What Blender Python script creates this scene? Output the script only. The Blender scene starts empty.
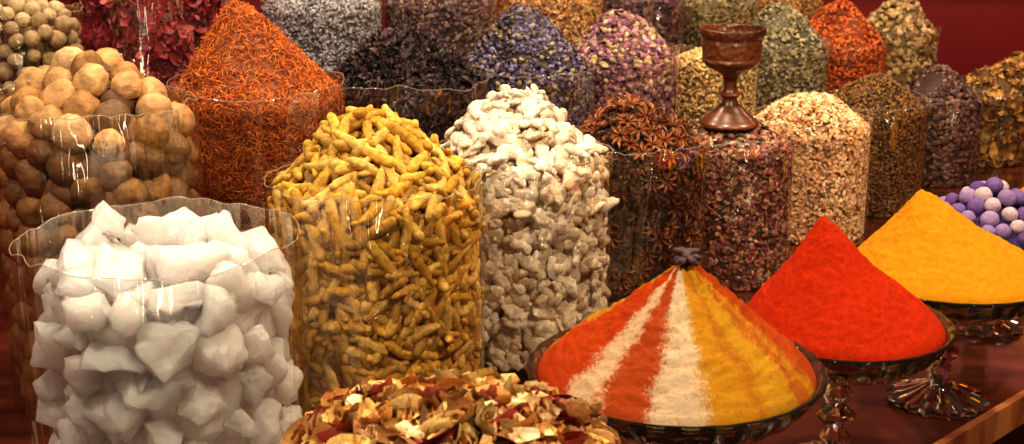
import bpy, bmesh, math, random
import numpy as np
from mathutils import Vector, Matrix, noise
random.seed(7); rng=np.random.default_rng(7)
CZ=1.61; TZ=0.75
scene=bpy.context.scene
COL=scene.collection
try: scene.view_settings.view_transform='Standard'
except Exception: pass
try: scene.view_settings.look='Medium High Contrast'
except Exception: pass

# ---------------------------------------------------------------- helpers
def lin(h):
    h=h.lstrip('#'); c=[int(h[i:i+2],16)/255 for i in (0,2,4)]
    return tuple(((v/12.92) if v<=.04045 else ((v+.055)/1.055)**2.4) for v in c)
def tag(o,label=None,cat=None,group=None,kind=None):
    if label: o["label"]=label
    if cat: o["category"]=cat
    if group: o["group"]=group
    if kind: o["kind"]=kind
    return o
def link(o): COL.objects.link(o); return o
def mesh_np(name,V,faces,col=None,smooth=True):
    V=np.asarray(V,dtype=np.float32)
    me=bpy.data.meshes.new(name)
    me.vertices.add(len(V)); me.vertices.foreach_set('co',V.ravel())
    tot=sum(f.size for f in faces); npol=sum(len(f) for f in faces)
    me.loops.add(tot); me.loops.foreach_set('vertex_index',np.concatenate([f.ravel() for f in faces]).astype(np.int32))
    me.polygons.add(npol)
    ls=[];s=0
    for f in faces:
        k=f.shape[1]; ls.append(s+np.arange(len(f))*k); s+=f.size
    me.polygons.foreach_set('loop_start',np.concatenate(ls).astype(np.int32))
    me.polygons.foreach_set('use_smooth',np.full(npol,smooth,dtype=bool))
    me.update(calc_edges=True)
    if col is not None:
        a=me.color_attributes.new('Col','FLOAT_COLOR','POINT')
        c=np.ones((len(V),4),dtype=np.float32); c[:,:3]=col
        a.data.foreach_set('color',c.ravel())
    return me
def grid_faces(nr,ns,closed=True):
    f=[]
    for j in range(nr-1):
        for i in range(ns if closed else ns-1):
            a=j*ns+i; b=j*ns+(i+1)%ns
            f.append((a,b,b+ns,a+ns))
    return np.array(f)
def lathe(profile,ns=48,mod=None):
    V=[]
    for (r,z) in profile:
        for i in range(ns):
            t=2*math.pi*i/ns
            rr=r*(1+(mod(t,r,z) if mod else 0))
            V.append((rr*math.cos(t),rr*math.sin(t),z))
    return np.array(V),grid_faces(len(profile),ns)

# ---------------------------------------------------------------- materials
def newmat(name):
    m=bpy.data.materials.new(name); m.use_nodes=True
    nt=m.node_tree; b=nt.nodes['Principled BSDF']
    return m,nt,b
def ramp(nt,cols,interp='LINEAR'):
    r=nt.nodes.new('ShaderNodeValToRGB'); r.color_ramp.interpolation=interp
    e=r.color_ramp.elements
    while len(e)<len(cols): e.new(.5)
    for i,c in enumerate(cols):
        e[i].position=i/max(1,len(cols)-1) if interp=='LINEAR' else i/len(cols)
        e[i].color=(*lin(c),1)
    return r
def nz(nt,scale,detail=4,coord='Object',rough=.5,vec=None):
    tc=nt.nodes.new('ShaderNodeTexCoord'); n=nt.nodes.new('ShaderNodeTexNoise')
    n.inputs['Scale'].default_value=scale; n.inputs['Detail'].default_value=detail
    n.inputs['Roughness'].default_value=rough
    if vec is not None:
        mp=nt.nodes.new('ShaderNodeMapping'); mp.inputs['Scale'].default_value=vec
        nt.links.new(tc.outputs[coord],mp.inputs[0]); nt.links.new(mp.outputs[0],n.inputs['Vector'])
    else: nt.links.new(tc.outputs[coord],n.inputs['Vector'])
    return n
def bump(nt,b,src,strength,dist=.002):
    bp=nt.nodes.new('ShaderNodeBump'); bp.inputs['Strength'].default_value=strength
    bp.inputs['Distance'].default_value=dist
    nt.links.new(src,bp.inputs['Height']); nt.links.new(bp.outputs[0],b.inputs['Normal'])
def mult(nt,c1,f1,lo,hi):
    mr=nt.nodes.new('ShaderNodeMapRange'); mr.inputs[1].default_value=.3; mr.inputs[2].default_value=.7
    mr.inputs[3].default_value=lo; mr.inputs[4].default_value=hi
    nt.links.new(f1,mr.inputs[0])
    mx=nt.nodes.new('ShaderNodeVectorMath'); mx.operation='SCALE'
    nt.links.new(c1,mx.inputs[0]); nt.links.new(mr.outputs[0],mx.inputs['Scale'])
    return mx.outputs[0]
def mat_attr(name,rough=.7,sc=300,b_=.4):
    m,nt,b=newmat(name)
    a=nt.nodes.new('ShaderNodeAttribute'); a.attribute_name='Col'
    n=nz(nt,sc); o=mult(nt,a.outputs['Color'],n.outputs['Fac'],.65,1.25)
    nt.links.new(o,b.inputs['Base Color']); b.inputs['Roughness'].default_value=rough
    bump(nt,b,n.outputs['Fac'],b_,.001)
    return m
M_STUFF=mat_attr('dried_plant'); M_SHINY=mat_attr('glossy_dried_plant',.5)
def mat_rand(name,cols,rough=.6,sc=90,lo=.7,hi=1.2,b_=.6,dist=.002,sss=0,spec=.5):
    m,nt,b=newmat(name)
    oi=nt.nodes.new('ShaderNodeObjectInfo'); r=ramp(nt,cols)
    nt.links.new(oi.outputs['Random'],r.inputs[0])
    n=nz(nt,sc,5); o=mult(nt,r.outputs[0],n.outputs['Fac'],lo,hi)
    nt.links.new(o,b.inputs['Base Color']); b.inputs['Roughness'].default_value=rough
    b.inputs['Specular IOR Level'].default_value=spec
    bump(nt,b,n.outputs['Fac'],b_,dist)
    return m
def mat_powder(name,c1,c2,sc=110):
    m,nt,b=newmat(name)
    n=nz(nt,sc,8,rough=.9); r=ramp(nt,[c1,c2]); r.color_ramp.elements[0].position=.4; r.color_ramp.elements[1].position=.6
    nt.links.new(n.outputs['Fac'],r.inputs[0]); nt.links.new(r.outputs[0],b.inputs['Base Color'])
    b.inputs['Roughness'].default_value=.95; b.inputs['Specular IOR Level'].default_value=.1
    n2=nz(nt,380,8,rough=.9); bump(nt,b,n2.outputs['Fac'],1,.0045)
    return m
def mat_film(name,lo,hi,haze):
    m,nt,b=newmat(name); nt.nodes.remove(b)
    out=nt.nodes['Material Output']
    tr=nt.nodes.new('ShaderNodeBsdfTransparent'); tr.inputs[0].default_value=(.985,.975,.96,1)
    gl=nt.nodes.new('ShaderNodeBsdfGlossy'); gl.inputs['Roughness'].default_value=.045; gl.inputs[0].default_value=(1,.93,.82,1)
    df=nt.nodes.new('ShaderNodeBsdfDiffuse'); df.inputs[0].default_value=(.9,.83,.72,1)
    lw=nt.nodes.new('ShaderNodeLayerWeight'); lw.inputs[0].default_value=.2
    n=nz(nt,9,1,vec=(1,1,.16)); n2=nz(nt,26,1.5,vec=(1,1,.22))
    v=nt.nodes.new('ShaderNodeMath'); v.operation='SUBTRACT'; v.inputs[1].default_value=.5; nt.links.new(n2.outputs['Fac'],v.inputs[0])
    ab=nt.nodes.new('ShaderNodeMath'); ab.operation='ABSOLUTE'; nt.links.new(v.outputs[0],ab.inputs[0])
    ad=nt.nodes.new('ShaderNodeMath'); ad.operation='MULTIPLY_ADD'; ad.inputs[1].default_value=.35
    nt.links.new(ab.outputs[0],ad.inputs[0]); nt.links.new(n.outputs['Fac'],ad.inputs[2])
    bp=nt.nodes.new('ShaderNodeBump'); bp.inputs['Strength'].default_value=1; bp.inputs['Distance'].default_value=.03
    nt.links.new(ad.outputs[0],bp.inputs['Height'])
    nt.links.new(bp.outputs[0],gl.inputs['Normal'])
    mr=nt.nodes.new('ShaderNodeMapRange'); mr.inputs[3].default_value=lo; mr.inputs[4].default_value=hi
    nt.links.new(lw.outputs['Facing'],mr.inputs[0])
    m1=nt.nodes.new('ShaderNodeMixShader'); nt.links.new(mr.outputs[0],m1.inputs[0])
    nt.links.new(tr.outputs[0],m1.inputs[1]); nt.links.new(gl.outputs[0],m1.inputs[2])
    m2=nt.nodes.new('ShaderNodeMixShader'); m2.inputs[0].default_value=haze
    nt.links.new(m1.outputs[0],m2.inputs[1]); nt.links.new(df.outputs[0],m2.inputs[2])
    nt.links.new(m2.outputs[0],out.inputs[0])
    return m
M_FILM=mat_film('clear_cellophane',.15,.55,.002); M_HEM=mat_film('clear_cellophane_hem',.3,.5,.16)
def mat_glass():
    m,nt,b=newmat('cut_glass')
    b.inputs['Base Color'].default_value=(1,.86,.64,1); b.inputs['Transmission Weight'].default_value=.99
    b.inputs['Roughness'].default_value=.02; b.inputs['IOR'].default_value=1.5
    return m
M_GLASS=mat_glass()
def mat_wood(name,c1,c2,rough,vec,coat=0,carve=False):
    m,nt,b=newmat(name)
    n=nz(nt,6,6,vec=vec); r=ramp(nt,[c1,c2]); r.color_ramp.elements[0].position=.35; r.color_ramp.elements[1].position=.68
    nt.links.new(n.outputs['Fac'],r.inputs[0]); nt.links.new(r.outputs[0],b.inputs['Base Color'])
    b.inputs['Roughness'].default_value=rough; b.inputs['Coat Weight'].default_value=coat
    b.inputs['Coat Roughness'].default_value=.08
    if carve:
        vo=nt.nodes.new('ShaderNodeTexVoronoi'); vo.inputs['Scale'].default_value=95
        tc=nt.nodes.new('ShaderNodeTexCoord'); nt.links.new(tc.outputs['Object'],vo.inputs['Vector'])
        bump(nt,b,vo.outputs['Distance'],1,.003)
    else: bump(nt,b,n.outputs['Fac'],.1,.002)
    return m

# ---------------------------------------------------------------- heap maths
def prof(rho,e):
    a=math.sqrt(1+e*e); return (a-np.sqrt(rho*rho+e*e))/(a-e)
def dprof(rho,e):
    a=math.sqrt(1+e*e); return -rho/np.sqrt(rho*rho+e*e)/(a-e)
def heap_samples(n,B,side_frac=1.0,lo=None,spread=2.2):
    R,H,h,e=B['R'],B['H'],B['h'],B['e']; lo=B.get('lo',0) if lo is None else lo
    face=math.atan2(-B['y'],-B['x'])
    As=2*spread*R*(H-lo)*side_frac; At=math.pi*R*math.sqrt(R*R+h*h)
    ns=int(n*As/(As+At)); nt_=n-ns
    t=face+rng.uniform(-spread,spread,ns); z=rng.uniform(lo,H,ns)
    P1=np.c_[R*np.cos(t),R*np.sin(t),z]; N1=np.c_[np.cos(t),np.sin(t),np.zeros(ns)]
    rho=np.sqrt(rng.uniform(0,1,nt_)); t=rng.uniform(0,2*np.pi,nt_)
    lump=B.get('lump',.010)*np.array([noise.noise(Vector((a*R*math.cos(b)*14,a*R*math.sin(b)*14,B['x']*31))) for a,b in zip(rho,t)])*(1-rho**4)
    zz=H+h*prof(rho,e)+lump; off=B.get('off',0)*(1-rho)
    P2=np.c_[R*rho*np.cos(t)+off,R*rho*np.sin(t),zz]
    for (px,py,ph,ps) in B.get('peaks',[]):
        P2[:,2]+=ph*np.exp(-((P2[:,0]-px)**2+(P2[:,1]-py)**2)/(2*ps*ps))
    s=-h/R*dprof(rho,e); N2=np.c_[s*np.cos(t),s*np.sin(t),np.ones(nt_)]; N2/=np.linalg.norm(N2,axis=1)[:,None]
    P=np.r_[P1,P2]; N=np.r_[N1,N2]
    k=rng.permutation(len(P)); return P[k],N[k]
def frames(N,tilt):
    n=len(N); Z=N+rng.normal(0,tilt,(n,3)); Z/=np.linalg.norm(Z,axis=1)[:,None]
    X=rng.normal(0,1,(n,3)); X-=Z*(X*Z).sum(1)[:,None]; X/=np.linalg.norm(X,axis=1)[:,None]
    Y=np.cross(Z,X); return np.stack([X,Y,Z],axis=2)
def scatter(name,P,N,templates,size,palette,tilt=.35,sink=.0,mat=None,jit=.3,bright=.25,loc=(0,0,0)):
    n=len(P); Vs=[];Fs={};Cs=[];base=0
    pal=np.array([lin(c) for c in palette]); F=frames(N,tilt)
    which=rng.integers(0,len(templates),n)
    for ti,(tv,tf) in enumerate(templates):
        idx=np.where(which==ti)[0]
        if not len(idx): continue
        s=size*(1+rng.uniform(-jit,jit,len(idx)))
        v=np.einsum('nij,kj->nki',F[idx],tv)*s[:,None,None]+(P[idx]-N[idx]*sink)[:,None,:]
        c=pal[rng.integers(0,len(pal),len(idx))]*(1+rng.uniform(-bright,bright,len(idx)))[:,None]
        Vs.append(v.reshape(-1,3)); Cs.append(np.repeat(c,len(tv),axis=0))
        for f in tf:
            ff=(f[None]+ (base+np.arange(len(idx))*len(tv))[:,None,None]).reshape(-1,f.shape[1])
            Fs.setdefault(f.shape[1],[]).append(ff)
        base+=len(idx)*len(tv)
    return np.concatenate(Vs),Fs,np.concatenate(Cs)
def core_mesh(B,inset,ns=72,amp=.004,freq=40):
    R,H,h,e=B['R']-inset,B['H'],B['h'],B['e']
    pr=[(R*.9,0.0),(R,.004)]
    m=max(4,int(H/.02))
    for k in range(1,m+1): pr.append((R,.004+(H-.004)*k/m))
    K=26
    for k in range(1,K+1):
        rho=1-k/K; pr.append((max(R*rho,.0004),H-inset*.6-.002+h*float(prof(np.array(rho),e))))
    V,F=lathe(pr,ns)
    rho=np.clip(np.hypot(V[:,0],V[:,1])/R,0,1); mask=V[:,2]>H-inset*.7
    V[:,0]+=np.where(mask,B.get('off',0)*(1-rho),0)
    for (px,py,ph,ps) in B.get('peaks',[]):
        V[:,2]+=np.where(V[:,2]>H-inset-.01,ph*np.exp(-((V[:,0]-px)**2+(V[:,1]-py)**2)/(2*ps*ps)),0)
    d=np.array([noise.noise(Vector(v)*freq) for v in V])
    nn=V-np.array([0,0,H*.5]); nn/=np.linalg.norm(nn,axis=1)[:,None]+1e-6
    V=V+nn*(d*amp)[:,None]; V[:,2]=np.maximum(V[:,2],0)
    bottom=np.arange(ns)[::-1][None,:]
    return V,[F,bottom]

# ---------------------------------------------------------------- small templates (unit length)
def tube(sp,rad,seg=6,rough=0,capped=True):
    sp=np.array(sp,float); n=len(sp); V=[]
    up=np.array([0,0,1.])
    for i in range(n):
        t=sp[min(i+1,n-1)]-sp[max(i-1,0)]; t/=np.linalg.norm(t)+1e-9
        a=np.cross(up if abs(t[2])<.9 else np.array([1.,0,0]),t); a/=np.linalg.norm(a)+1e-9; b=np.cross(t,a)
        for k in range(seg):
            q=2*math.pi*k/seg; rr=rad[i]*(1+random.uniform(-rough,rough))
            V.append(sp[i]+rr*(math.cos(q)*a+math.sin(q)*b))
    F=[grid_faces(n,seg)]
    if capped: F+= [np.arange(seg)[::-1][None,:],((n-1)*seg+np.arange(seg))[None,:]]
    return np.array(V),F
def merge(parts):
    V=[];F=[];b=0
    for v,f in parts:
        V.append(v); F+=[x+b for x in f]; b+=len(v)
    return np.concatenate(V),F
def t_thread():
    a=random.uniform(-.5,.5);b=random.uniform(-.3,.3)
    return tube([(x,a*x*x*1.5,b*x*x+.02) for x in (-.5,-.2,.2,.5)],[.02,.045,.04,.015],3)
def t_petal(w=.7,cup=.3,n=4,cr=.06):
    V=[];a=random.uniform(-.4,.4)
    for i in range(n):
        for j in range(n):
            u=i/(n-1)-.5; v=(j/(n-1)-.5)*w*(1 if 0<i<n-1 else .55)
            V.append((u,v,cup*(4*v*v+2*u*u)+a*u*v*2+random.uniform(-cr,cr)))
    return np.array(V),[grid_faces(n,n,False)]
def t_curl():
    V=[];tw=random.uniform(2,5);b=random.uniform(-.9,.9);b2=random.uniform(-.4,.4)
    for i in range(7):
        u=i/6-.5; q=tw*u; w=.13*(1-abs(u)*1.4)
        y=b*u*u+b2*math.sin(u*6)*.3
        V+=[(u,y+w*math.cos(q),w*math.sin(q)+b2*u*u),(u,y-w*math.cos(q),-w*math.sin(q)+b2*u*u)]
    return np.array(V),[grid_faces(7,2,False)]
def t_peel():
    V=[];rr=random.uniform(.14,.26);ex=random.uniform(2.6,5.0);b=random.uniform(-.6,.6); n=7
    for i in range(6):
        u=i/5-.5; w=(1-1.6*u*u)
        for j in range(n):
            q=ex*(j/(n-1)-.5)*w
            V.append((u,b*u*u+rr*w*math.sin(q)+random.uniform(-.015,.015),rr*w*(1-math.cos(q))+.5*b*u*u+random.uniform(-.015,.015)))
    return np.array(V),[grid_faces(6,n,False)]
def t_calyx():
    ps=[]
    for k in range(4):
        a=random.uniform(.2,1.2); q=k*1.57+random.uniform(-.4,.4); v,f=t_curl(); v=v*np.array([.9,1.3,1.3])+np.array([.4,0,0])
        c,s=math.cos(a),math.sin(a); v=v@np.array([[c,0,s],[0,1,0],[-s,0,c]])
        c,s=math.cos(q),math.sin(q); v=v@np.array([[c,s,0],[-s,c,0],[0,0,1]]); ps.append((v*.7,f))
    return merge(ps)
def t_bud(el=1.5,n=6,rough=.12,tip=.1):
    return tube([(x*.5,0,0) for x in (-1,-.75,-.2,.35,.8,1)],[.1/el,.36/el*1.2,.5/el*1.2,.42/el*1.2,.22/el,tip/el],n,rough)
def t_grain():
    return tube([(x*.5,0,0) for x in (-1,-.6,.2,1)],[.08,.3,.32,.08],5,.2)
def t_chip():
    v,f=t_grain(); v=v*np.array([1,1.0,.7])+np.array([[random.uniform(-.1,.1) for _ in range(3)] for _ in range(len(v))]); return v,f
def t_whorl():
    ps=[]
    for k in range(6):
        v,f=t_petal(.8,.5); v=v*.5+np.array([.25,0,.05]); q=k*1.05; a=random.uniform(.3,.8)
        c,s=math.cos(a),math.sin(a); v=v@np.array([[c,0,s],[0,1,0],[-s,0,c]])
        c,s=math.cos(q),math.sin(q); v=v@np.array([[c,s,0],[-s,c,0],[0,0,1]])
        ps.append((v,f))
    return merge(ps)
T={'thread':[t_thread() for _ in range(8)],'petal':[t_petal() for _ in range(8)],'curl':[t_curl() for _ in range(10)],
   'bud':[t_bud() for _ in range(5)],'grain':[t_grain() for _ in range(6)],'chip':[t_chip() for _ in range(8)],
   'whorl':[t_whorl() for _ in range(5)],'peel':[t_peel() for _ in range(12)],'calyx':[t_calyx() for _ in range(6)]}

# ---------------------------------------------------------------- bag + stuff
def film(B,label):
    R,H=B['R']+.003,B['H']; top=H+B.get('lip',.022); ns=144; nr=34; V=[]
    sd=random.uniform(0,99)
    for j in range(nr):
        u=j/(nr-1)
        for i in range(ns):
            t=2*math.pi*i/ns; ct,st=math.cos(t),math.sin(t)
            w=noise.noise(Vector((ct*2.2+sd,st*2.2,u*2.5)))*.008+abs(noise.noise(Vector((ct*6+sd,st*6,u*1.0))))*.009
            fl=max(0,(u-.86)/.14)
            fold=abs(noise.noise(Vector((ct*3.2+sd,st*3.2,u*2))))
            r=R*(1+max(w/R*.5,-.002/R))+fl*(.004*noise.noise(Vector((ct*2,st*2,sd)))-.007*fold)
            z=top*u+ fl*(.012*noise.noise(Vector((ct*1.4+sd,st*1.4,5)))+.010*(fold-.1)+.002*noise.noise(Vector((ct*9+sd,st*9,5))))
            V.append((r*ct,r*st,z))
    F=[grid_faces(nr,ns)]
    V=np.array(V); ring=V[-ns:]; hem=[]; hr=.0007
    for i in range(ns):
        p=ring[i]; o=np.array([p[0],p[1],0]); o/=np.linalg.norm(o)
        for k in range(4):
            q=k*math.pi/2; hem.append(p+o*hr*math.cos(q)+np.array([0,0,hr*math.sin(q)]))
    f=[];b=len(V)
    for i in range(ns):
        for k in range(4): f.append((b+i*4+k,b+i*4+(k+1)%4,b+((i+1)%ns)*4+(k+1)%4,b+((i+1)%ns)*4+k))
    me=mesh_np('plastic_bag',np.r_[V,np.array(hem)],[F[0],np.array(f)]); me.materials.append(M_FILM); me.materials.append(M_HEM)
    mi=np.zeros(len(F[0])+len(f),dtype=np.int32); mi[len(F[0]):]=1; me.polygons.foreach_set('material_index',mi)
    o=link(bpy.data.objects.new('plastic_bag',me)); o.location=(B['x'],B['y'],TZ+.001)
    tag(o,label,'bag','clear bags of spices on the stall table'); return o
def stuff_bag(B):
    V,F=core_mesh(B,max(B['sz']*.35,.006))
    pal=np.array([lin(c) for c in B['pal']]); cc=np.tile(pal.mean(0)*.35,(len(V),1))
    P,N=heap_samples(B['n'],B)
    tl=sum([T[k] for k in B['t']],[])
    V2,F2,C2=scatter('x',P,N,tl,B['sz'],B['pal'],B.get('tilt',.35),B['sz']*.22)
    r=np.hypot(V2[:,0],V2[:,1]); k=np.where(r>B['R']+.001,(B['R']+.001)/np.maximum(r,1e-6),1); V2[:,0]*=k; V2[:,1]*=k
    V2[:,2]=np.maximum(V2[:,2],.001)
    faces=F+[np.concatenate(f)+len(V) for f in F2.values()]
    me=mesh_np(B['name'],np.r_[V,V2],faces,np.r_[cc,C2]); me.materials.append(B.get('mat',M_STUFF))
    o=link(bpy.data.objects.new(B['name'],me)); o.location=(B['x'],B['y'],TZ+.001)
    tag(o,B['label'],B['cat'],kind='stuff')
    film(B,B['bl'])
    return o
def bag(name,x,y,R,zr,h,e,t,sz,n,pal,label,cat,**kw):
    B=dict(name=name,x=x,y=y,R=R,H=CZ+zr-TZ,h=h,e=e,t=t,sz=sz,n=n,pal=pal,label=label,cat=cat)
    B['bl']='clear cellophane bag holding '+cat
    B.update(kw); return B

stuffs=[
 bag('safflower_threads',-.4465,2.465,.15,-.474,.166,.15,['thread'],.017,14000,['C8641E','A84C14','E08434','8A340E','CE7428'],'tall cone of rusty orange dried safflower threads','safflower',off=-.03,tilt=.5,lo=.1),
 bag('dried_hibiscus',-.207,2.716,.156,-.510,.118,.6,['calyx','curl'],.033,4600,['2E2024','443034','1C1418','5A444A','38262C'],'heap of blackish shrivelled dried hibiscus calyxes','hibiscus',tilt=.8,lo=.1,lump=.02),
 bag('dried_lavender_buds',.027,2.967,.143,-.529,.145,.5,['bud','petal'],.012,6500,['54486A','7E7294','302A3E','988864','60547A','24202C','644E3E'],'mound of dusky purple dried cornflower and lavender buds','dried flowers',tilt=.8,lo=.12,lump=.018),
 bag('dried_rose_buds',.253,3.276,.130,-.548,.115,.6,['bud','petal'],.015,3600,['A06476','BE949A','6A465E','C2A882','66425A','865672','AA8866'],'mound of pink and mauve dried rose buds','rose buds',tilt=.8,lo=.12,lump=.02),
 bag('flower_petal_mix',.4196,2.636,.112,-.604,.05,.7,['petal','grain'],.012,4400,['844438','AC6A5C','746A52','B89A7A','925258','54302A','C88E72'],'red and green dried petal and herb mix','dried petals',tilt=.6),
 bag('rock_sugar_granules',.627,2.94,.126,-.635,.068,1.0,['chip','petal'],.011,6500,['ECBC8C','F4D0A4','DEAA7C','FCE0C0'],'heap of pale peach crystal resin shards','resin',tilt=.9,lump=.015),
 bag('brown_seeds',.812,3.147,.117,-.64,.08,.7,['grain'],.0065,9500,['644422','805426','3C2614','906A34'],'heap of fine dark brown seeds','seeds',tilt=.8),
 bag('dark_dried_petals',1.031,3.4,.105,-.67,.08,.7,['petal','bud'],.013,2400,['54383A','6E4C44','382628','84605A'],'heap of dark purple brown dried petals','dried petals',tilt=.7,lump=.02),
 bag('brown_dried_leaves',1.215,3.60,.107,-.695,.075,.6,['petal','curl'],.026,1200,['A47A40','845A30','C09450','624428'],'heap of golden brown dried leaves','dried leaves',tilt=.7,lump=.025),
 bag('golden_dried_bark',1.44,4.02,.12,-.745,.08,.5,['petal','curl'],.026,1300,['A67A40','86582C','C09454','66462E'],'heap of tan dried bark curls','dried bark',tilt=.7,lump=.025),
 bag('yellow_resin_grains',.492,3.47,.11,-.586,.035,.8,['chip'],.011,3600,['E4C088','CCA468','F4D8A8'],'pale yellow resin grains','resin',tilt=.8),
 bag('grey_green_herbs',.707,3.73,.124,-.6,.128,.5,['petal','grain'],.012,4000,['8A8062','A4987A','666048','B0A280'],'grey green cone of crumbled dried herbs','dried herbs',tilt=.7,lump=.03),
 bag('red_saffron_threads',.93,4.03,.132,-.64,.135,.5,['thread','grain'],.013,6000,['C45C26','DA7836','963C16'],'cone of orange red dried safflower','safflower',tilt=.6,lump=.03),
 bag('chamomile_flowers',1.18,4.34,.12,-.65,.12,.7,['bud','petal'],.022,1300,['B09060','C6AA80','826844','D0B280'],'heap of beige dried chamomile flowers','dried flowers',tilt=.8,lump=.03),
 bag('crimson_hibiscus',-.734,2.9,.155,-.35,.08,.5,['petal','curl'],.026,2800,['842030','A03242','5C1A26','B04654'],'crimson dried hibiscus petals','hibiscus',tilt=.7,lo=.2,mat=M_SHINY),
 bag('grey_lavender',-.4676,3.5,.145,-.455,.08,.5,['grain','bud'],.009,6500,['A8A4AC','88848E','BCB8C0','76727E'],'mound of pale grey lavender','lavender',tilt=.8,lo=.18),
 bag('mauve_dried_flowers',-.18,3.6,.14,-.455,.06,.6,['bud','petal'],.013,3400,['644A52','7E6464','4E3A42','947A72'],'mauve brown dried flowers','dried flowers',tilt=.8,lo=.18),
 bag('peach_dried_blossoms',.105,3.85,.14,-.475,.06,.6,['chip','petal'],.014,3000,['CE905E','DCB078','B6844C','E8C28E'],'peach coloured dried blossoms','dried flowers',tilt=.8,lo=.18),
 bag('dark_potpourri',.36,4.03,.125,-.51,.07,.6,['petal','bud'],.015,2400,['543A42','6E4E5A','382A32','84666E'],'dark plum coloured potpourri','potpourri',tilt=.8,lo=.18),
 bag('olive_dried_herbs',.60,4.2,.125,-.54,.07,.6,['petal','grain'],.013,2800,['948462','74664C','A89A72'],'olive dried herb leaves','dried herbs',tilt=.8,lo=.15),
 bag('amber_resin',.84,4.42,.12,-.56,.07,.6,['chip'],.014,2000,['B88850','926C3C','CE9E60'],'amber brown resin lumps','resin',tilt=.8,lo=.15),
]
for B in stuffs: stuff_bag(B)

# ---------------------------------------------------------------- individual piles
def poisson(P,N,dmin,nmax):
    keep=[]
    for i,p in enumerate(P):
        if len(keep)>=nmax: break
        if len(keep)==0 or (np.linalg.norm(P[keep]-p,axis=1)>dmin).all(): keep.append(i)
    return P[keep],N[keep]
def pile(B,kind,meshes,mat,dmin,nmax,inset,label,cat,group,tilt=.3,scale=(.85,1.15),core_mat=None,second=True,core_in=None,dark=.3,amp=.006,low=None,sec_amt=.75,sec_in=None):
    ci=inset*1.5 if core_in is None else core_in
    V,F=core_mesh(B,ci,amp=amp)
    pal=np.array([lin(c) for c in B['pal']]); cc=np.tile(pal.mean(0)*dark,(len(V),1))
    faces=F
    if second:
        si=ci*.9 if sec_in is None else sec_in
        B2=dict(B); B2['R']=B['R']-si; B2['H']=B['H']-si*.55; B2['h']=B['h']*.97
        P,N=heap_samples(B['n'],B2)
        P,N=poisson(P,N,dmin*.8,700)
        tl=[(m['v'],m['f']) for m in meshes]
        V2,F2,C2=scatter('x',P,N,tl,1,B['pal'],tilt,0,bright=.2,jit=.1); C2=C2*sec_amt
        V2[:,2]=np.maximum(V2[:,2],.001)
        faces=F+[np.concatenate(f)+len(V) for f in F2.values()]
        V=np.r_[V,V2]; cc=np.r_[cc,C2]
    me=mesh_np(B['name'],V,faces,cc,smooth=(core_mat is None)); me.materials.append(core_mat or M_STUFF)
    o=link(bpy.data.objects.new(B['name'],me)); o.location=(B['x'],B['y'],TZ+.001)
    tag(o,B['label'],cat,kind='stuff',group=group)
    B3=dict(B); B3['R']=B['R']-inset
    P,N=heap_samples(14000,B3,spread=B.get('sp',1.9)); P,N=poisson(P,N,dmin,nmax)
    Fm=frames(N,tilt)
    for i in range(len(P)):
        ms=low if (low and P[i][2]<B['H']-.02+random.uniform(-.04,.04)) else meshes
        md=random.choice(ms); m=md['me']; s=random.uniform(*scale)
        w=(Fm[i]@md['v'].T).T*s+P[i]; rr=np.hypot(w[:,0],w[:,1]).max()
        p=P[i].copy()
        if rr>B['R']+.001:
            rad=np.hypot(p[0],p[1]); k=max(0,(rad-(rr-B['R']-.001)))/max(rad,1e-6); p[0]*=k; p[1]*=k
        ob=bpy.data.objects.new(kind,m)
        M4=np.eye(4); M4[:3,:3]=Fm[i]*s
        M4[:3,3]=p+np.array([B['x'],B['y'],TZ+.001])
        ob.matrix_world=Matrix(M4.tolist()); link(ob); tag(ob,label,cat,group)
    if B.get('bl'): film(B,B['bl'])
    return P,N
def tm(name,v,f,mat,smooth=True):
    me=mesh_np(name,v,f,smooth=smooth); me.materials.append(mat); return dict(v=v,f=f,me=me)

# turmeric fingers
M_TUR=mat_rand('turmeric_skin',['C49438','D6AA50','AE802E','DEBA6C','CA9E40'],.85,120,.5,1.15,.9,.003,spec=.12)
def g_turmeric():
    L=random.uniform(.050,.082); r=random.uniform(.0064,.0088); c=random.uniform(-.10,.10); d=random.uniform(-.04,.04); tp=random.uniform(-.25,.25)
    n=17; sp=[];rad=[]
    for i in range(n):
        u=i/(n-1)*2-1
        sp.append((u*L/2,c*L*u*u+d*L*math.sin(u*3),random.uniform(-.0004,.0004)))
        rad.append(r*(1-.5*abs(u)**2.8)*(1+tp*u)*(1+.06*math.sin(i*2.4+c*20)+random.uniform(-.04,.04))*(1 if 0<i<n-1 else .6))
    parts=[tube(sp,rad,9,.07)]
    if random.random()<.3:
        u=random.uniform(-.4,.4);s=random.choice([-1,1]); l=random.uniform(.012,.022)
        x0=u*L/2;y0=c*L*u*u
        parts.append(tube([(x0,y0,0),(x0+.5*l,y0+s*l*.4,0),(x0+.9*l,y0+s*l*.8,0.001),(x0+1.1*l,y0+s*l*.9,0.001)],[r*.8,r*.7,r*.5,r*.2],8,.07))
    return merge(parts)
TUR=[tm('turmeric_root',*g_turmeric(),M_TUR) for _ in range(16)]
B=bag('turmeric_root_pile',-.193,1.935,.149,-.515,.114,.7,[],0,12000,['B68C3A','CCA04A','A47A2C'],'packed ochre yellow dried turmeric roots','turmeric',lo=.07,off=-.01,sp=1.65,lip=.026,lump=.02)
B['bl']='clear cellophane bag packed with turmeric roots'
pile(B,'turmeric_root',TUR,M_TUR,.0195,300,.010,'knobbly ochre yellow dried turmeric finger','turmeric','turmeric roots in the clear bag',tilt=.28,core_in=.022,sec_amt=.8,sec_in=.018)

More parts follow.
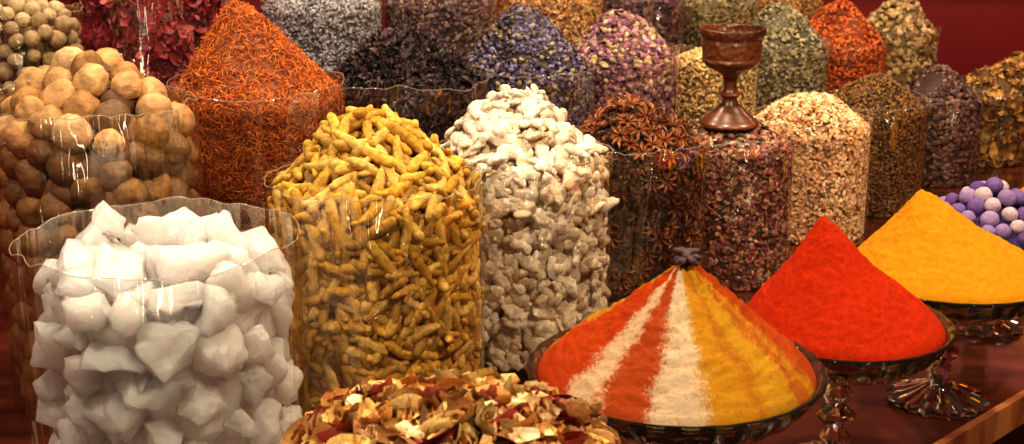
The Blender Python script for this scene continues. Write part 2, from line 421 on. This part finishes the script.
# ginger
M_GIN=mat_rand('dried_ginger_skin',['EEDCC6','F8ECDA','E4D0B6','F2E2CE','DAC09E'],.95,80,.5,1.1,1,.006,spec=.1)
def g_ginger():
    r=random.uniform(.0098,.0135); L=random.uniform(.056,.086); parts=[]
    def branch(p,dr,l,r):
        n=13; sp=[];rad=[]; b=random.uniform(-.6,.6); ph=random.uniform(0,6)
        pr=np.array([-dr[1],dr[0],0])
        for i in range(n):
            u=i/(n-1); sp.append(np.array(p)+np.array(dr)*l*u+pr*b*l*u*u+pr*.006*math.sin(u*7+ph)+np.array([0,0,.005*math.sin(u*4+b*8)]))
            rad.append(r*(1+.28*math.sin(i*1.2+ph))*(1-.2*u)*(1 if 0<i<n-1 else .55)*random.uniform(.93,1.07))
        parts.append(tube(sp,rad,12,.10))
    branch((-L/2,0,0),(1,0,0),L,r)
    for k in range(random.choice([1,2,2,3])):
        a=random.choice([-1,1])*random.uniform(.6,1.2)
        branch((random.uniform(-L*.35,L*.25),0,0),(math.cos(a),math.sin(a),random.uniform(-.3,.3)),random.uniform(.026,.042),r*random.uniform(.6,.9))
    v,f=merge(parts)
    d=np.array([noise.noise(Vector(q)*80)+.4*noise.noise(Vector(q)*180) for q in v]); nn=v/(np.linalg.norm(v,axis=1)[:,None]+1e-6)
    return (v+nn*(d*.004)[:,None])*np.array([1,1,.55]),f
GIN=[tm('ginger_root',*g_ginger(),M_GIN) for _ in range(18)]
B=bag('ginger_root_pile',.014,2.236,.1435,-.5456,.110,.7,[],0,9000,['D6C0A4','E4D2B8','C4AA8A'],'packed pale dried ginger roots','ginger',lo=.03,off=-.012,lip=.024,lump=.03)
B['bl']='clear cellophane bag packed with dried ginger'
pile(B,'ginger_root',GIN,M_GIN,.0290,240,.008,'pale cream knobbly dried ginger root','ginger','dried ginger roots in the clear bag',tilt=.35,core_in=.030,sec_in=.022,sec_amt=.8,dark=.2)

# alum crystals
m,nt,b=newmat('white_alum_crystal'); M_CRY=m
n=nz(nt,14,6); r=ramp(nt,['ECE0DE','FFF8F6']); nt.links.new(n.outputs['Fac'],r.inputs[0]); nt.links.new(r.outputs[0],b.inputs['Base Color'])
b.inputs['Roughness'].default_value=.25; b.inputs['Subsurface Weight'].default_value=1
b.inputs['Subsurface Radius'].default_value=(1,.87,.84); b.inputs['Subsurface Scale'].default_value=.08
b.inputs['Transmission Weight'].default_value=.28; b.inputs['IOR'].default_value=1.45
n2=nz(nt,60,8,rough=.65); bump(nt,b,n2.outputs['Fac'],.7,.006)
def g_crystal():
    bm=bmesh.new(); s=[random.uniform(.6,1.0) for _ in range(3)]
    for _ in range(14):
        v=Vector([random.gauss(0,1) for _ in range(3)]).normalized()
        p=Vector((v[i]*s[i]*.041*random.uniform(.75,1.15) for i in range(3))); bm.verts.new(p)
    r=bmesh.ops.convex_hull(bm,input=bm.verts[:])
    bmesh.ops.delete(bm,geom=[g for g in r['geom_interior'] if isinstance(g,bmesh.types.BMVert)],context='VERTS')
    bmesh.ops.dissolve_limit(bm,angle_limit=.2,verts=bm.verts[:],edges=bm.edges[:])
    bmesh.ops.bevel(bm,geom=bm.edges[:],offset=.0010,segments=1,affect='EDGES',clamp_overlap=True)
    bmesh.ops.triangulate(bm,faces=bm.faces[:])
    for _ in range(2):
        bmesh.ops.subdivide_edges(bm,edges=[e for e in bm.edges if e.calc_length()>.009],cuts=1)
        bmesh.ops.triangulate(bm,faces=bm.faces[:])
    sd=Vector((random.uniform(0,9),0,0))
    for v in bm.verts: v.co+=v.co.normalized()*(noise.noise(v.co*45+sd)*.006+noise.noise(v.co*150+sd)*.0036)
    bm.verts.index_update()
    V=np.array([v.co[:] for v in bm.verts]);F=[np.array([[v.index for v in f.verts] for f in bm.faces])]
    bm.free(); return V,F
CRY=[tm('alum_crystal',*g_crystal(),M_CRY,False) for _ in range(16)]
B=bag('alum_crystal_pile',-.427,1.646,.165,-.535,.012,.9,[],0,6000,['FFFFFF'],'packed white translucent alum rock crystals','crystals',lo=.08,lip=.044,off=0,lump=.02,peaks=[(-.075,.03,.034,.035),(.055,.02,.036,.04)])
B['bl']='clear cellophane bag packed with white crystal rocks'
pile(B,'alum_crystal',CRY,M_CRY,.041,220,.036,'chunky white translucent alum crystal rock','crystal','white crystal rocks in the clear bag',tilt=1,core_mat=M_CRY,core_in=.032,second=False,scale=(.75,1.5),amp=.02)

# dried limes/lemons
M_LEM=mat_rand('dried_lemon_skin',['B88C60','D0A476','9E7246','DCB68C','C49868','8E6842','CCA06E'],.8,45,.5,1.15,1,.007,spec=.2)
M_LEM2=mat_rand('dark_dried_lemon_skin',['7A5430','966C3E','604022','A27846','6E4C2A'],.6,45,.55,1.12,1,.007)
def g_lemon(R=.026,rib=.018,irr=.18,stem=True):
    pr=[];n=14
    for i in range(n+1):
        q=-math.pi/2+math.pi*i/n; r=max(R*math.cos(q),.0003); z=R*1.02*math.sin(q)
        pr.append((r,z))
    ph=random.uniform(0,6)
    V,F=lathe(pr,24,lambda t,r,z:rib*math.cos(9*t+ph)*(z>0))
    sd=random.uniform(0,50); d=np.array([noise.noise(Vector(v)*35+Vector((sd,0,0)))+.5*noise.noise(Vector(v)*110+Vector((sd,0,0))) for v in V])
    V=V*(1+d*irr)[:,None]
    if not stem: return V,[F]
    st=tube([(0,0,R*.90),(0,0,R*1.03),(0,0,R*1.07)],[.0032,.003,.0015],6)
    return merge([(V,[F]),st])
lem=[g_lemon() for _ in range(10)]
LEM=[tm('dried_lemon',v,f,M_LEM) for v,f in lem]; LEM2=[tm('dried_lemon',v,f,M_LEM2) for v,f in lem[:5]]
B=bag('dried_lemon_pile',-.62,2.068,.148,-.432,.072,.9,[],0,3000,['8A6240','6A4628'],'packed tan dried whole lemons','dried lemons',lo=.02,lip=.024,lump=.04)
B['bl']='tall clear cellophane bag packed with dried lemons'
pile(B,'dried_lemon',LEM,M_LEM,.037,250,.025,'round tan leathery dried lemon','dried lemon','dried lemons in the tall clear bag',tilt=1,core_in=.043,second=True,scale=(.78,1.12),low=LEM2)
M_NUT=mat_rand('pale_fig_skin',['A08868','B49C7A','88704E'],.8,80,b_=.9,dist=.004)
NUT=[tm('dried_fig',*g_lemon(.015,.02,.25,False),M_NUT) for _ in range(4)]
B=bag('dried_fig_pile',-.885,2.6,.094,-.366,.045,.7,[],0,1500,['A08058'],'packed pale dried figs','dried figs',lo=.25)
B['bl']='clear cellophane bag packed with pale dried figs'
pile(B,'dried_fig',NUT,M_NUT,.025,130,.016,'small round pale dried fig','dried fig','dried figs in the clear bag',tilt=1,core_in=.024,second=False)

# star anise
M_ANI=mat_rand('star_anise_husk',['8A5230','A86A40','583420','966038'],.45,150,.6,1.3,.6,.001)
def g_anise(R=.024):
    V=[];F=[]
    for k in range(8):
        q=k*math.pi/4+random.uniform(-.08,.08); l=R*random.uniform(.85,1.1); w=R*.145; b=len(V)
        loc=[(R*.12,0,0),(l*.55,w,.004),(l*.55,-w,.004),(l,0,.003),(l*.5,0,-.004),(l*.55,0,-.0012),(R*.1,0,-.002)]
        for x,y,z in loc: V.append((x*math.cos(q)-y*math.sin(q),x*math.sin(q)+y*math.cos(q),z))
        F+=[(b,b+5,b+1),(b+5,b+3,b+1),(b,b+2,b+5),(b+5,b+2,b+3),(b+1,b+3,b+4),(b+3,b+2,b+4),(b,b+1,b+4),(b,b+4,b+2),(b,b+4,b+6)]
    return np.array(V),[np.array(F)]
ANI=[tm('star_anise',*g_anise(),M_ANI,False) for _ in range(6)]
B=bag('star_anise_pile',.225,2.49,.123,-.574,.082,.9,[],0,9000,['603622','7E4A34','422214'],'packed reddish brown star anise pods','star anise',lo=.0,off=-.02,lip=.014)
B['bl']='clear cellophane bag packed with star anise'
pile(B,'star_anise',ANI,M_ANI,.0235,300,.005,'brown eight pointed star anise pod','star anise','star anise pods in the clear bag',tilt=.28,core_in=.016,dark=.12,sec_amt=.5)

# ---------------------------------------------------------------- glass pedestal bowls
def glass_bowl(x,y,R,zrim,label,dep=.064):
    Ht=CZ+zrim-TZ
    root=link(bpy.data.objects.new('glass_pedestal_bowl',None)); root.location=(x,y,TZ+.0015); root.empty_display_size=.05
    tag(root,label,'glass bowl','glass pedestal bowls along the table edge')
    zb=Ht-dep; th=.004
    def sc(t,r,z):
        if r<R*.3: return 0
        if r>R*.97: return .004*math.cos(28*t)
        return .022*math.cos(28*t+60*(z-zb))
    out=[(.016,zb-.004),(R*.35,zb),(R*.5,zb+dep*.1),(R*.62,zb+dep*.2),(R*.74,zb+dep*.33),(R*.83,zb+dep*.48),(R*.89,zb+dep*.63),(R*.935,zb+dep*.8),(R*.98,Ht-.005),(R+.001,Ht-.002),(R+.0035,Ht+.001),(R+.0015,Ht+.0035)]
    inn=[(R-.004,Ht+.002),(R*.92-.004,zb+dep*.78),(R*.81-.003,zb+dep*.48+th),(R*.6,zb+dep*.2+th),(R*.34,zb+th),(.0005,zb+th)]
    V1,F1=lathe([(.0005,zb-.004)]+out+inn,168,sc); me=mesh_np('bowl',V1,[F1]); me.materials.append(M_GLASS)
    o=link(bpy.data.objects.new('bowl',me)); o.parent=root
    hs=zb-.004
    fz=.030
    st=[(.0005,hs),(.034,hs),(.024,hs-.010)]
    n=3
    for k in range(n):
        a=hs-.014-(hs-.018-fz)*(k/n); bz=hs-.014-(hs-.018-fz)*((k+1)/n); mid=(a+bz)/2
        st+=[(.012,a-.002),(.017+.005*(k==1),mid+.006),(.020+.006*(k==1),mid),(.017+.005*(k==1),mid-.006)]
    st+=[(.014,fz+.002),(.020,fz),(.0005,fz)]
    V,F=lathe(st,16,lambda t,r,z:.06*math.cos(8*t)); me=mesh_np('stem',V,[F],smooth=False); me.materials.append(M_GLASS)
    o=link(bpy.data.objects.new('stem',me)); o.parent=root
    fr=.070
    ft=[(.0005,fz),(.020,fz-.0005),(.028,fz-.004),(.036,.022),(.05,.016),(fr*.92,.012),(fr,.009),(fr+.003,.005),(fr,.0),(.05,.001),(.03,.010),(.0005,.014)]
    V,F=lathe(ft,72,lambda t,r,z:.05*math.cos(18*t)*(r>.025)); me=mesh_np('foot',V,[F],smooth=False); me.materials.append(M_GLASS)
    o=link(bpy.data.objects.new('foot',me)); o.parent=root
    return root
def mound(x,y,R,zrim,h,e,off,mat,name,label,cat,dep=.064,amp=.0025,offy=0,K=80,fr=.935):
    Ht=CZ+zrim-TZ; zb=Ht-dep+.0085; pr=[(.0005,zb),(R*.33,zb+.001),(R*.57,zb+dep*.2),(R*.77,zb+dep*.46),(R*.86,zb+dep*.70),(R*fr,Ht-.004)]
    nb=len(pr)
    for k in range(1,K+1):
        rho=1-k/K; pr.append((max(R*fr*rho,.0003),Ht-.003+.004*min(1,k/3)*(1)+h*float(prof(np.array(rho),e))*(1-.12*math.sin(math.pi*rho)*(e<.2))))
    ns=144; V,F=lathe(pr,ns)
    top=np.arange(len(V))>=nb*ns
    rho=np.clip(np.hypot(V[:,0],V[:,1])/(R*fr),0,1)
    V[:,0]+=np.where(top,off*(1-rho),0); V[:,1]+=np.where(top,offy*(1-rho),0)
    sd=random.uniform(0,50)
    d=np.array([noise.noise(Vector(v)*14+Vector((sd,0,0)))*1.3+noise.noise(Vector(v)*60)*.8+noise.noise(Vector(v)*170)*1.0 for v in V])
    V[:,2]+=np.where(top,d*amp*np.minimum(1,(1-rho)*8+.1),0)
    me=mesh_np(name,V,[F]); me.materials.append(mat)
    o=link(bpy.data.objects.new(name,me)); o.location=(x,y,TZ+.0015); tag(o,label,cat,kind='stuff'); return o
M_RED=mat_powder('paprika_powder','B42608','D03C0E')
M_ORG=mat_powder('turmeric_powder','CE8814','E2A022')
glass_bowl(.437,1.772,.142,-.65,'cut glass footed bowl heaped with red powder')
mound(.437,1.772,.142,-.65,.147,.09,-.035,M_RED,'paprika_powder','tall smooth cone of bright red paprika powder','paprika')
glass_bowl(.648,2.008,.160,-.652,'cut glass footed bowl heaped with golden powder')
mound(.648,2.008,.160,-.652,.125,.09,-.050,M_ORG,'turmeric_powder','tall smooth cone of golden turmeric powder','turmeric powder')
glass_bowl(1.06,2.7,.12,-.76,'cut glass footed bowl heaped with yellow powder')
mound(1.06,2.7,.12,-.76,.094,.1,0,M_ORG,'curry_powder','low cone of yellow curry powder','curry powder')
# striped mound
m,nt,b=newmat('striped_spice_powder'); M_STR=m
tc=nt.nodes.new('ShaderNodeTexCoord'); sx=nt.nodes.new('ShaderNodeSeparateXYZ'); nt.links.new(tc.outputs['Object'],sx.inputs[0])
at=nt.nodes.new('ShaderNodeMath'); at.operation='ARCTAN2'
cxm=nt.nodes.new('ShaderNodeMath'); cxm.operation='MULTIPLY'; cxm.inputs[1].default_value=-1
nt.links.new(sx.outputs[1],cxm.inputs[0]); nt.links.new(sx.outputs[0],at.inputs[0]); nt.links.new(cxm.outputs[0],at.inputs[1])
n=nz(nt,24,4,rough=.55); nb_=nz(nt,240,8,rough=.85)
ma=nt.nodes.new('ShaderNodeMath'); ma.operation='MULTIPLY_ADD'; ma.inputs[1].default_value=.45; nt.links.new(n.outputs['Fac'],ma.inputs[0]); nt.links.new(at.outputs[0],ma.inputs[2])
mb=nt.nodes.new('ShaderNodeMath'); mb.operation='MULTIPLY_ADD'; mb.inputs[1].default_value=.7; nt.links.new(nb_.outputs['Fac'],mb.inputs[0]); nt.links.new(ma.outputs[0],mb.inputs[2])
mr=nt.nodes.new('ShaderNodeMapRange'); mr.inputs[1].default_value=-math.pi+.575; mr.inputs[2].default_value=math.pi+.575; nt.links.new(mb.outputs[0],mr.inputs[0])
rp=nt.nodes.new('ShaderNodeValToRGB'); rp.color_ramp.interpolation='LINEAR'
st=[(-180,'CC9226'),(-110,'D04C18'),(-56,'F0CAA4'),(-40,'C25424'),(-17,'F2D4B0'),(6,'DC9C26'),(26,'CC8028'),(32,'DEA42C'),(52,'CC6C26'),(60,'D89628'),(68,'C8541C')]
els=rp.color_ramp.elements; w_=3
sq=[]
for i,(a,c) in enumerate(st):
    nx=st[i+1][0] if i+1<len(st) else 180
    ww=min(w_,(nx-a)*.4)
    sq+=[(a+ww if i else -180,c),(nx-ww,c)]
while len(els)<len(sq): els.new(.5)
for i,(a,c) in enumerate(sq): els[i].position=min(1,max(0,(a+180)/360)); els[i].color=(*lin(c),1)
nt.links.new(mr.outputs[0],rp.inputs[0])
n3=nz(nt,190,6,rough=.75); rr=nt.nodes.new('ShaderNodeValToRGB'); rr.color_ramp.elements[0].position=.54; rr.color_ramp.elements[1].position=.66
nt.links.new(n3.outputs['Fac'],rr.inputs[0])
mq=nt.nodes.new('ShaderNodeMath'); mq.operation='MULTIPLY'; mq.inputs[1].default_value=.5; nt.links.new(rr.outputs[0],mq.inputs[0])
mx=nt.nodes.new('ShaderNodeMix'); mx.data_type='RGBA'; mx.inputs[7].default_value=(*lin('B05020'),1)
nt.links.new(mq.outputs[0],mx.inputs[0]); nt.links.new(rp.outputs[0],mx.inputs[6])
nt.links.new(mx.outputs[2],b.inputs['Base Color']); b.inputs['Roughness'].default_value=.95; b.inputs['Specular IOR Level'].default_value=.1
n2=nz(nt,260,8,rough=.9); bump(nt,b,n2.outputs['Fac'],1,.007)
sxx,sy,szr=.175,1.420,-.572
glass_bowl(sxx,sy,.157,szr,'large cut glass footed bowl heaped with striped spices')
mound(sxx,sy,.157,szr,.121,.17,.008,M_STR,'striped_spice_mound','cone of spice powders in red, cream and ochre stripes','spice powder',amp=.0045,fr=.945)
ps=[]
for k in range(13):
    q=k*2*math.pi/13+random.uniform(-.15,.15); l=random.uniform(.014,.019); el=random.uniform(-.1,.8)
    c,s=math.cos(q),math.sin(q); ce,se=math.cos(el),math.sin(el)
    ps.append(tube([(c*ce*l*u,s*ce*l*u,se*l*u+.004*math.sin(u*3)) for u in (0,.3,.6,.85,1)],[.002,.004,.0042,.003,.0008],6,.15))
v,f=t_bud(1.0,10); ps.append((v*.016+np.array([0,0,.003]),f))
V,F=merge(ps); M_DK=mat_rand('dark_dried_flower',['3C222A','3C222A'],.6,200)
me=mesh_np('star_seed_pod',V,F); me.materials.append(M_DK); o=link(bpy.data.objects.new('star_seed_pod',me)); o.location=(sxx+.008,sy,CZ+szr+.120+.004)
o.rotation_euler=(.35,0,0)
tag(o,'dark maroon spiky star shaped seed pod crowning the striped cone','seed pod')

# potpourri bowl
x,y,R,zr=-.054,1.173,.150,-.564
glass_bowl(x,y,R,zr,'wide cut glass bowl heaped with potpourri')
B=dict(x=x,y=y,R=R*.95,H=.004,h=.050,e=.5,lo=0.003,lump=.012)
pal=['D4A864','C29458','E8CC98','DCB878','96442A','D09A54','A88C58','E0BC74','80542F','EED8B0','BC8048','D2A468','8A3022','E0B868','D8A868','C48C50','9A6A3C']
P,N=heap_samples(950,B,.001)
V2,F2,C2=scatter('x',P,N,T['peel']+T['curl']+T['petal'][:4],.032,pal,.75,.004,jit=.4); C2=C2*.85
P,N=heap_samples(430,B,.001)
V4,F4,C4=scatter('x',P,N,T['peel']+T['peel']+T['whorl'],.042,pal,.65,-.001,jit=.35)
P,N=heap_samples(150,B,.001)
V3,F3,C3=scatter('x',P,N,T['bud']+T['chip'],.018,['A83422','D0A868','86482A','ECCC98','A08444'],.8,-.005,jit=.5)
zb=-.064+.0095; dep=.064; pr=[(.0005,zb),(R*.33,zb+.001),(R*.56,zb+dep*.2),(R*.76,zb+dep*.46),(R*.845,zb+dep*.70),(R*.92,0)]
for k in range(1,31):
    rho=1-k/30; pr.append((max(R*.92*rho,.0003),.042*float(prof(np.array(rho),.5))))
V1,F1=lathe(pr,64); cc=np.tile(np.array(lin('7A4A20'))*.4,(len(V1),1))
fc=[F1]; off=len(V1); VV=[V1]; CC=[cc]
for v_,f_,c_ in ((V2,F2,C2),(V3,F3,C3),(V4,F4,C4)):
    fc+=[np.concatenate(f)+off for f in f_.values()]; off+=len(v_); VV.append(v_); CC.append(c_)
me=mesh_np('potpourri_heap',np.concatenate(VV),fc,np.concatenate(CC)); me.materials.append(M_STUFF)
o=link(bpy.data.objects.new('potpourri_heap',me)); o.location=(x,y,CZ+zr+.0015); tag(o,'heap of mixed dried petals, leaves and flower heads','potpourri',kind='stuff')

# purple balls bowl
bx,by,bz=.815,2.342,-.688
glass_bowl(bx,by,.122,bz,'cut glass footed bowl holding purple balls')
m,nt,b=newmat('purple_chalky_ball'); oi=nt.nodes.new('ShaderNodeObjectInfo')
r=ramp(nt,['6A5082','866F9E','564272','967EA8','705890','B8A2AE','665086','8A72A2','5C467A'],'CONSTANT'); nt.links.new(oi.outputs['Random'],r.inputs[0])
n=nz(nt,160,6,rough=.7); nt.links.new(mult(nt,r.outputs[0],n.outputs['Fac'],.75,1.2),b.inputs['Base Color']); b.inputs['Roughness'].default_value=1; b.inputs['Specular IOR Level'].default_value=.05; bump(nt,b,n.outputs['Fac'],1,.003)
BAL=[tm('purple_ball',*g_lemon(.0145,0,.12,False),m) for _ in range(3)]
B=dict(name='purple_ball_bed',x=bx,y=by,R=.104,H=.008,h=.066,e=.5,lo=.002)
P,N=heap_samples(6000,B,.001); P,N=poisson(P,N,.0250,110)
F_=frames(N,1)
for i in range(len(P)):
    ob=bpy.data.objects.new('purple_ball',random.choice(BAL)['me']); M4=np.eye(4); M4[:3,:3]=F_[i]*random.uniform(.88,1.1); M4[:3,3]=P[i]+np.array([bx,by,CZ+bz+.004])
    ob.matrix_world=Matrix(M4.tolist()); link(ob); tag(ob,'small chalky purple incense ball','incense ball','purple balls in the glass bowl')
mound(bx,by,.122,bz,.060,.5,0,mat_powder('purple_crumbs','3A2C50','54407A'),'purple_ball_bed','purple crumbs filling the bowl under the balls','incense')

# ---------------------------------------------------------------- wooden goblet
M_GW=mat_wood('dark_red_turned_wood','3A1A0C','7C4220',.34,(1,1,6),.4)
M_GC=mat_wood('carved_dark_wood','3C1C0E','7A4424',.36,(1,1,6),.3,True)
gz=CZ-.562; root=link(bpy.data.objects.new('wooden_goblet',None)); root.location=(.408,2.625,gz); root.empty_display_size=.05
tag(root,'turned dark red wooden goblet standing on dried petals','goblet')
def part(nm,pr,ns=48,mat=M_GW,par=root):
    V,F=lathe(pr,ns); me=mesh_np(nm,V,[F]); me.materials.append(mat); o=link(bpy.data.objects.new(nm,me)); o.parent=par
    md=o.modifiers.new('b','BEVEL'); md.width=.0008; md.segments=2; md.limit_method='ANGLE'; md.angle_limit=.6
    return o
part('base',[(.0005,0),(.054,0),(.057,.004),(.055,.008),(.050,.011),(.044,.017),(.034,.025),(.026,.032),(.020,.038),(.0005,.038)])
part('stem',[(.0005,.036),(.020,.036),(.015,.044),(.013,.050),(.016,.054),(.020,.058),(.016,.062),(.012,.070),(.012,.084),(.016,.094),(.024,.101),(.0005,.102)])
part('cup',[(.0005,.100),(.024,.100),(.034,.105),(.046,.112),(.052,.118),(.0555,.122),(.0545,.126),(.0535,.128),(.0545,.131),(.0555,.160),(.0545,.163),(.0565,.166),(.060,.171),(.062,.175),(.0615,.182),(.058,.184),(.054,.182),(.052,.160),(.048,.130),(.030,.117),(.0005,.114)],mat=M_GC)

# ---------------------------------------------------------------- table, room
M_TAB=mat_wood('dark_lacquered_wood','2E120A','542618',.22,(1,5,1),.5)
def prism(name,pts,z0,z1,mat):
    n=len(pts); V=[(x,y,z0) for x,y in pts]+[(x,y,z1) for x,y in pts]
    F=[np.array([[i,(i+1)%n,(i+1)%n+n,i+n] for i in range(n)]),np.arange(n)[::-1][None,:],(np.arange(n)+n)[None,:]]
    me=mesh_np(name,V,F,smooth=False); me.materials.append(mat); return link(bpy.data.objects.new(name,me))
tp=[(-1.35,.93),(.56,.93),(.56,1.802),(2.4,3.642),(2.4,4.85),(-1.35,4.85)]
root=link(bpy.data.objects.new('display_table',None)); root.location=(0,0,0); tag(root,'dark red lacquered wooden stall table','table')
o=prism('table_top',tp,TZ-.035,TZ,M_TAB); o.parent=root
q=[(-1.3,.98),(.51,.98),(.51,1.82),(2.35,3.66),(2.35,4.8),(-1.3,4.8)]
o=prism('cabinet_body',q,0,TZ-.035,M_TAB); o.parent=root
M_EDGE=mat_wood('worn_wood_edge','743C1E','B07444',.35,(1,5,1),.3)
def strip(a,b,w,z0,z1,mat,name):
    a=Vector((*a,0));b=Vector((*b,0)); d=(b-a).normalized(); p=Vector((-d.y,d.x,0))*w/2
    return prism(name,[(a-p)[:2],(b-p)[:2],(b+p)[:2],(a+p)[:2]],z0,z1,mat)
o=strip((.562,1.800),(2.40,3.638),.012,TZ-.04,TZ+.008,M_EDGE,'edge_rail'); o.parent=root
o=strip((.562,.93),(.562,1.800),.012,TZ-.04,TZ+.008,M_EDGE,'edge_rail'); o.parent=root

M_WALL,nt,b=newmat('dark_red_painted_panel'); n=nz(nt,2,4); r=ramp(nt,['5C0C12','82181E']); nt.links.new(n.outputs['Fac'],r.inputs[0]); nt.links.new(r.outputs[0],b.inputs['Base Color']); b.inputs['Roughness'].default_value=.45
M_FL=mat_wood('dark_floor_boards','1E0E08','3A1C10',.4,(1,5,1))
def box(name,x0,x1,y0,y1,z0,z1,mat,kind='structure',label=None,cat=None):
    o=prism(name,[(x0,y0),(x1,y0),(x1,y1),(x0,y1)],z0,z1,mat); tag(o,label or 'dark red painted '+name.split('_')[0],cat or name.split('_')[0],kind=kind); return o
box('floor',-2.6,3.6,-1.6,5.2,-.05,0,M_FL,label='dark wooden floor')
box('wall_back',-2.6,3.6,5.2,5.3,0,3.2,M_WALL)
box('wall_left',-2.7,-2.6,-1.6,5.3,0,3.2,M_WALL)
box('wall_right',3.6,3.7,-1.6,5.3,0,3.2,M_WALL)
for i,z in enumerate((.55,.98,1.10,1.5,1.9)): box('trim_%d'%(i+1),-2.6,3.6,5.175,5.2,z,z+.018,M_WALL,label='dark red wall panel moulding')
for i,xx in enumerate((.2,1.05,1.93,2.8)): box('trim_%d'%(i+6),xx,xx+.02,5.175,5.2,0,3.2,M_WALL,label='dark red upright wall moulding')

# ---------------------------------------------------------------- lights
def area(loc,tgt,size,power,col,sy=None):
    l=bpy.data.lights.new('spot_and_fill_light','AREA'); l.size=size; l.energy=power; l.color=col; l.shape='DISK'
    if sy: l.shape='RECTANGLE'; l.size_y=sy
    o=link(bpy.data.objects.new('spot_and_fill_light',l)); o.location=loc
    o.rotation_euler=(Vector(tgt)-Vector(loc)).to_track_quat('-Z','Y').to_euler(); return o
W=(1,.79,.53)
area((-1.1,1.0,2.8),(-.3,1.9,.95),.10,38,(1,.85,.64))
area((1.0,.7,2.8),(.5,1.8,.95),.10,46,W)
area((.1,2.2,3.0),(.1,2.8,1.0),.12,38,W)
area((1.7,2.4,2.9),(.8,3.0,.95),.12,42,W)
area((-.8,3.2,3.0),(-.4,3.1,1.0),.12,24,W)
area((2.2,4.3,2.4),(1.9,5.2,1.1),.3,12,(1,.6,.5))  # unseen fill light added to brighten the red back wall at right
for lx,p in ((-2.3,4.6),(-1.2,4.2),(.75,3.2),(1.9,4.2),(3.0,4.2)):
    area((lx,-1.4,.95),(lx*.5,2.2,.95),.03,p,(1,.85,.62),1.5)  # unseen upright strips behind the camera, added for streak highlights on the film
w=bpy.data.worlds.new('World'); scene.world=w; w.use_nodes=True
bg=w.node_tree.nodes['Background']; bg.inputs[0].default_value=(1,.72,.46,1); bg.inputs[1].default_value=.03

cam=bpy.data.cameras.new('Camera'); co=link(bpy.data.objects.new('Camera',cam)); co.location=(0,0,CZ); co.rotation_euler=(math.radians(74),0,0)
cam.lens=50; cam.sensor_width=36; cam.clip_start=.01
cam.dof.use_dof=True; cam.dof.focus_distance=1.9; cam.dof.aperture_fstop=11
scene.camera=co
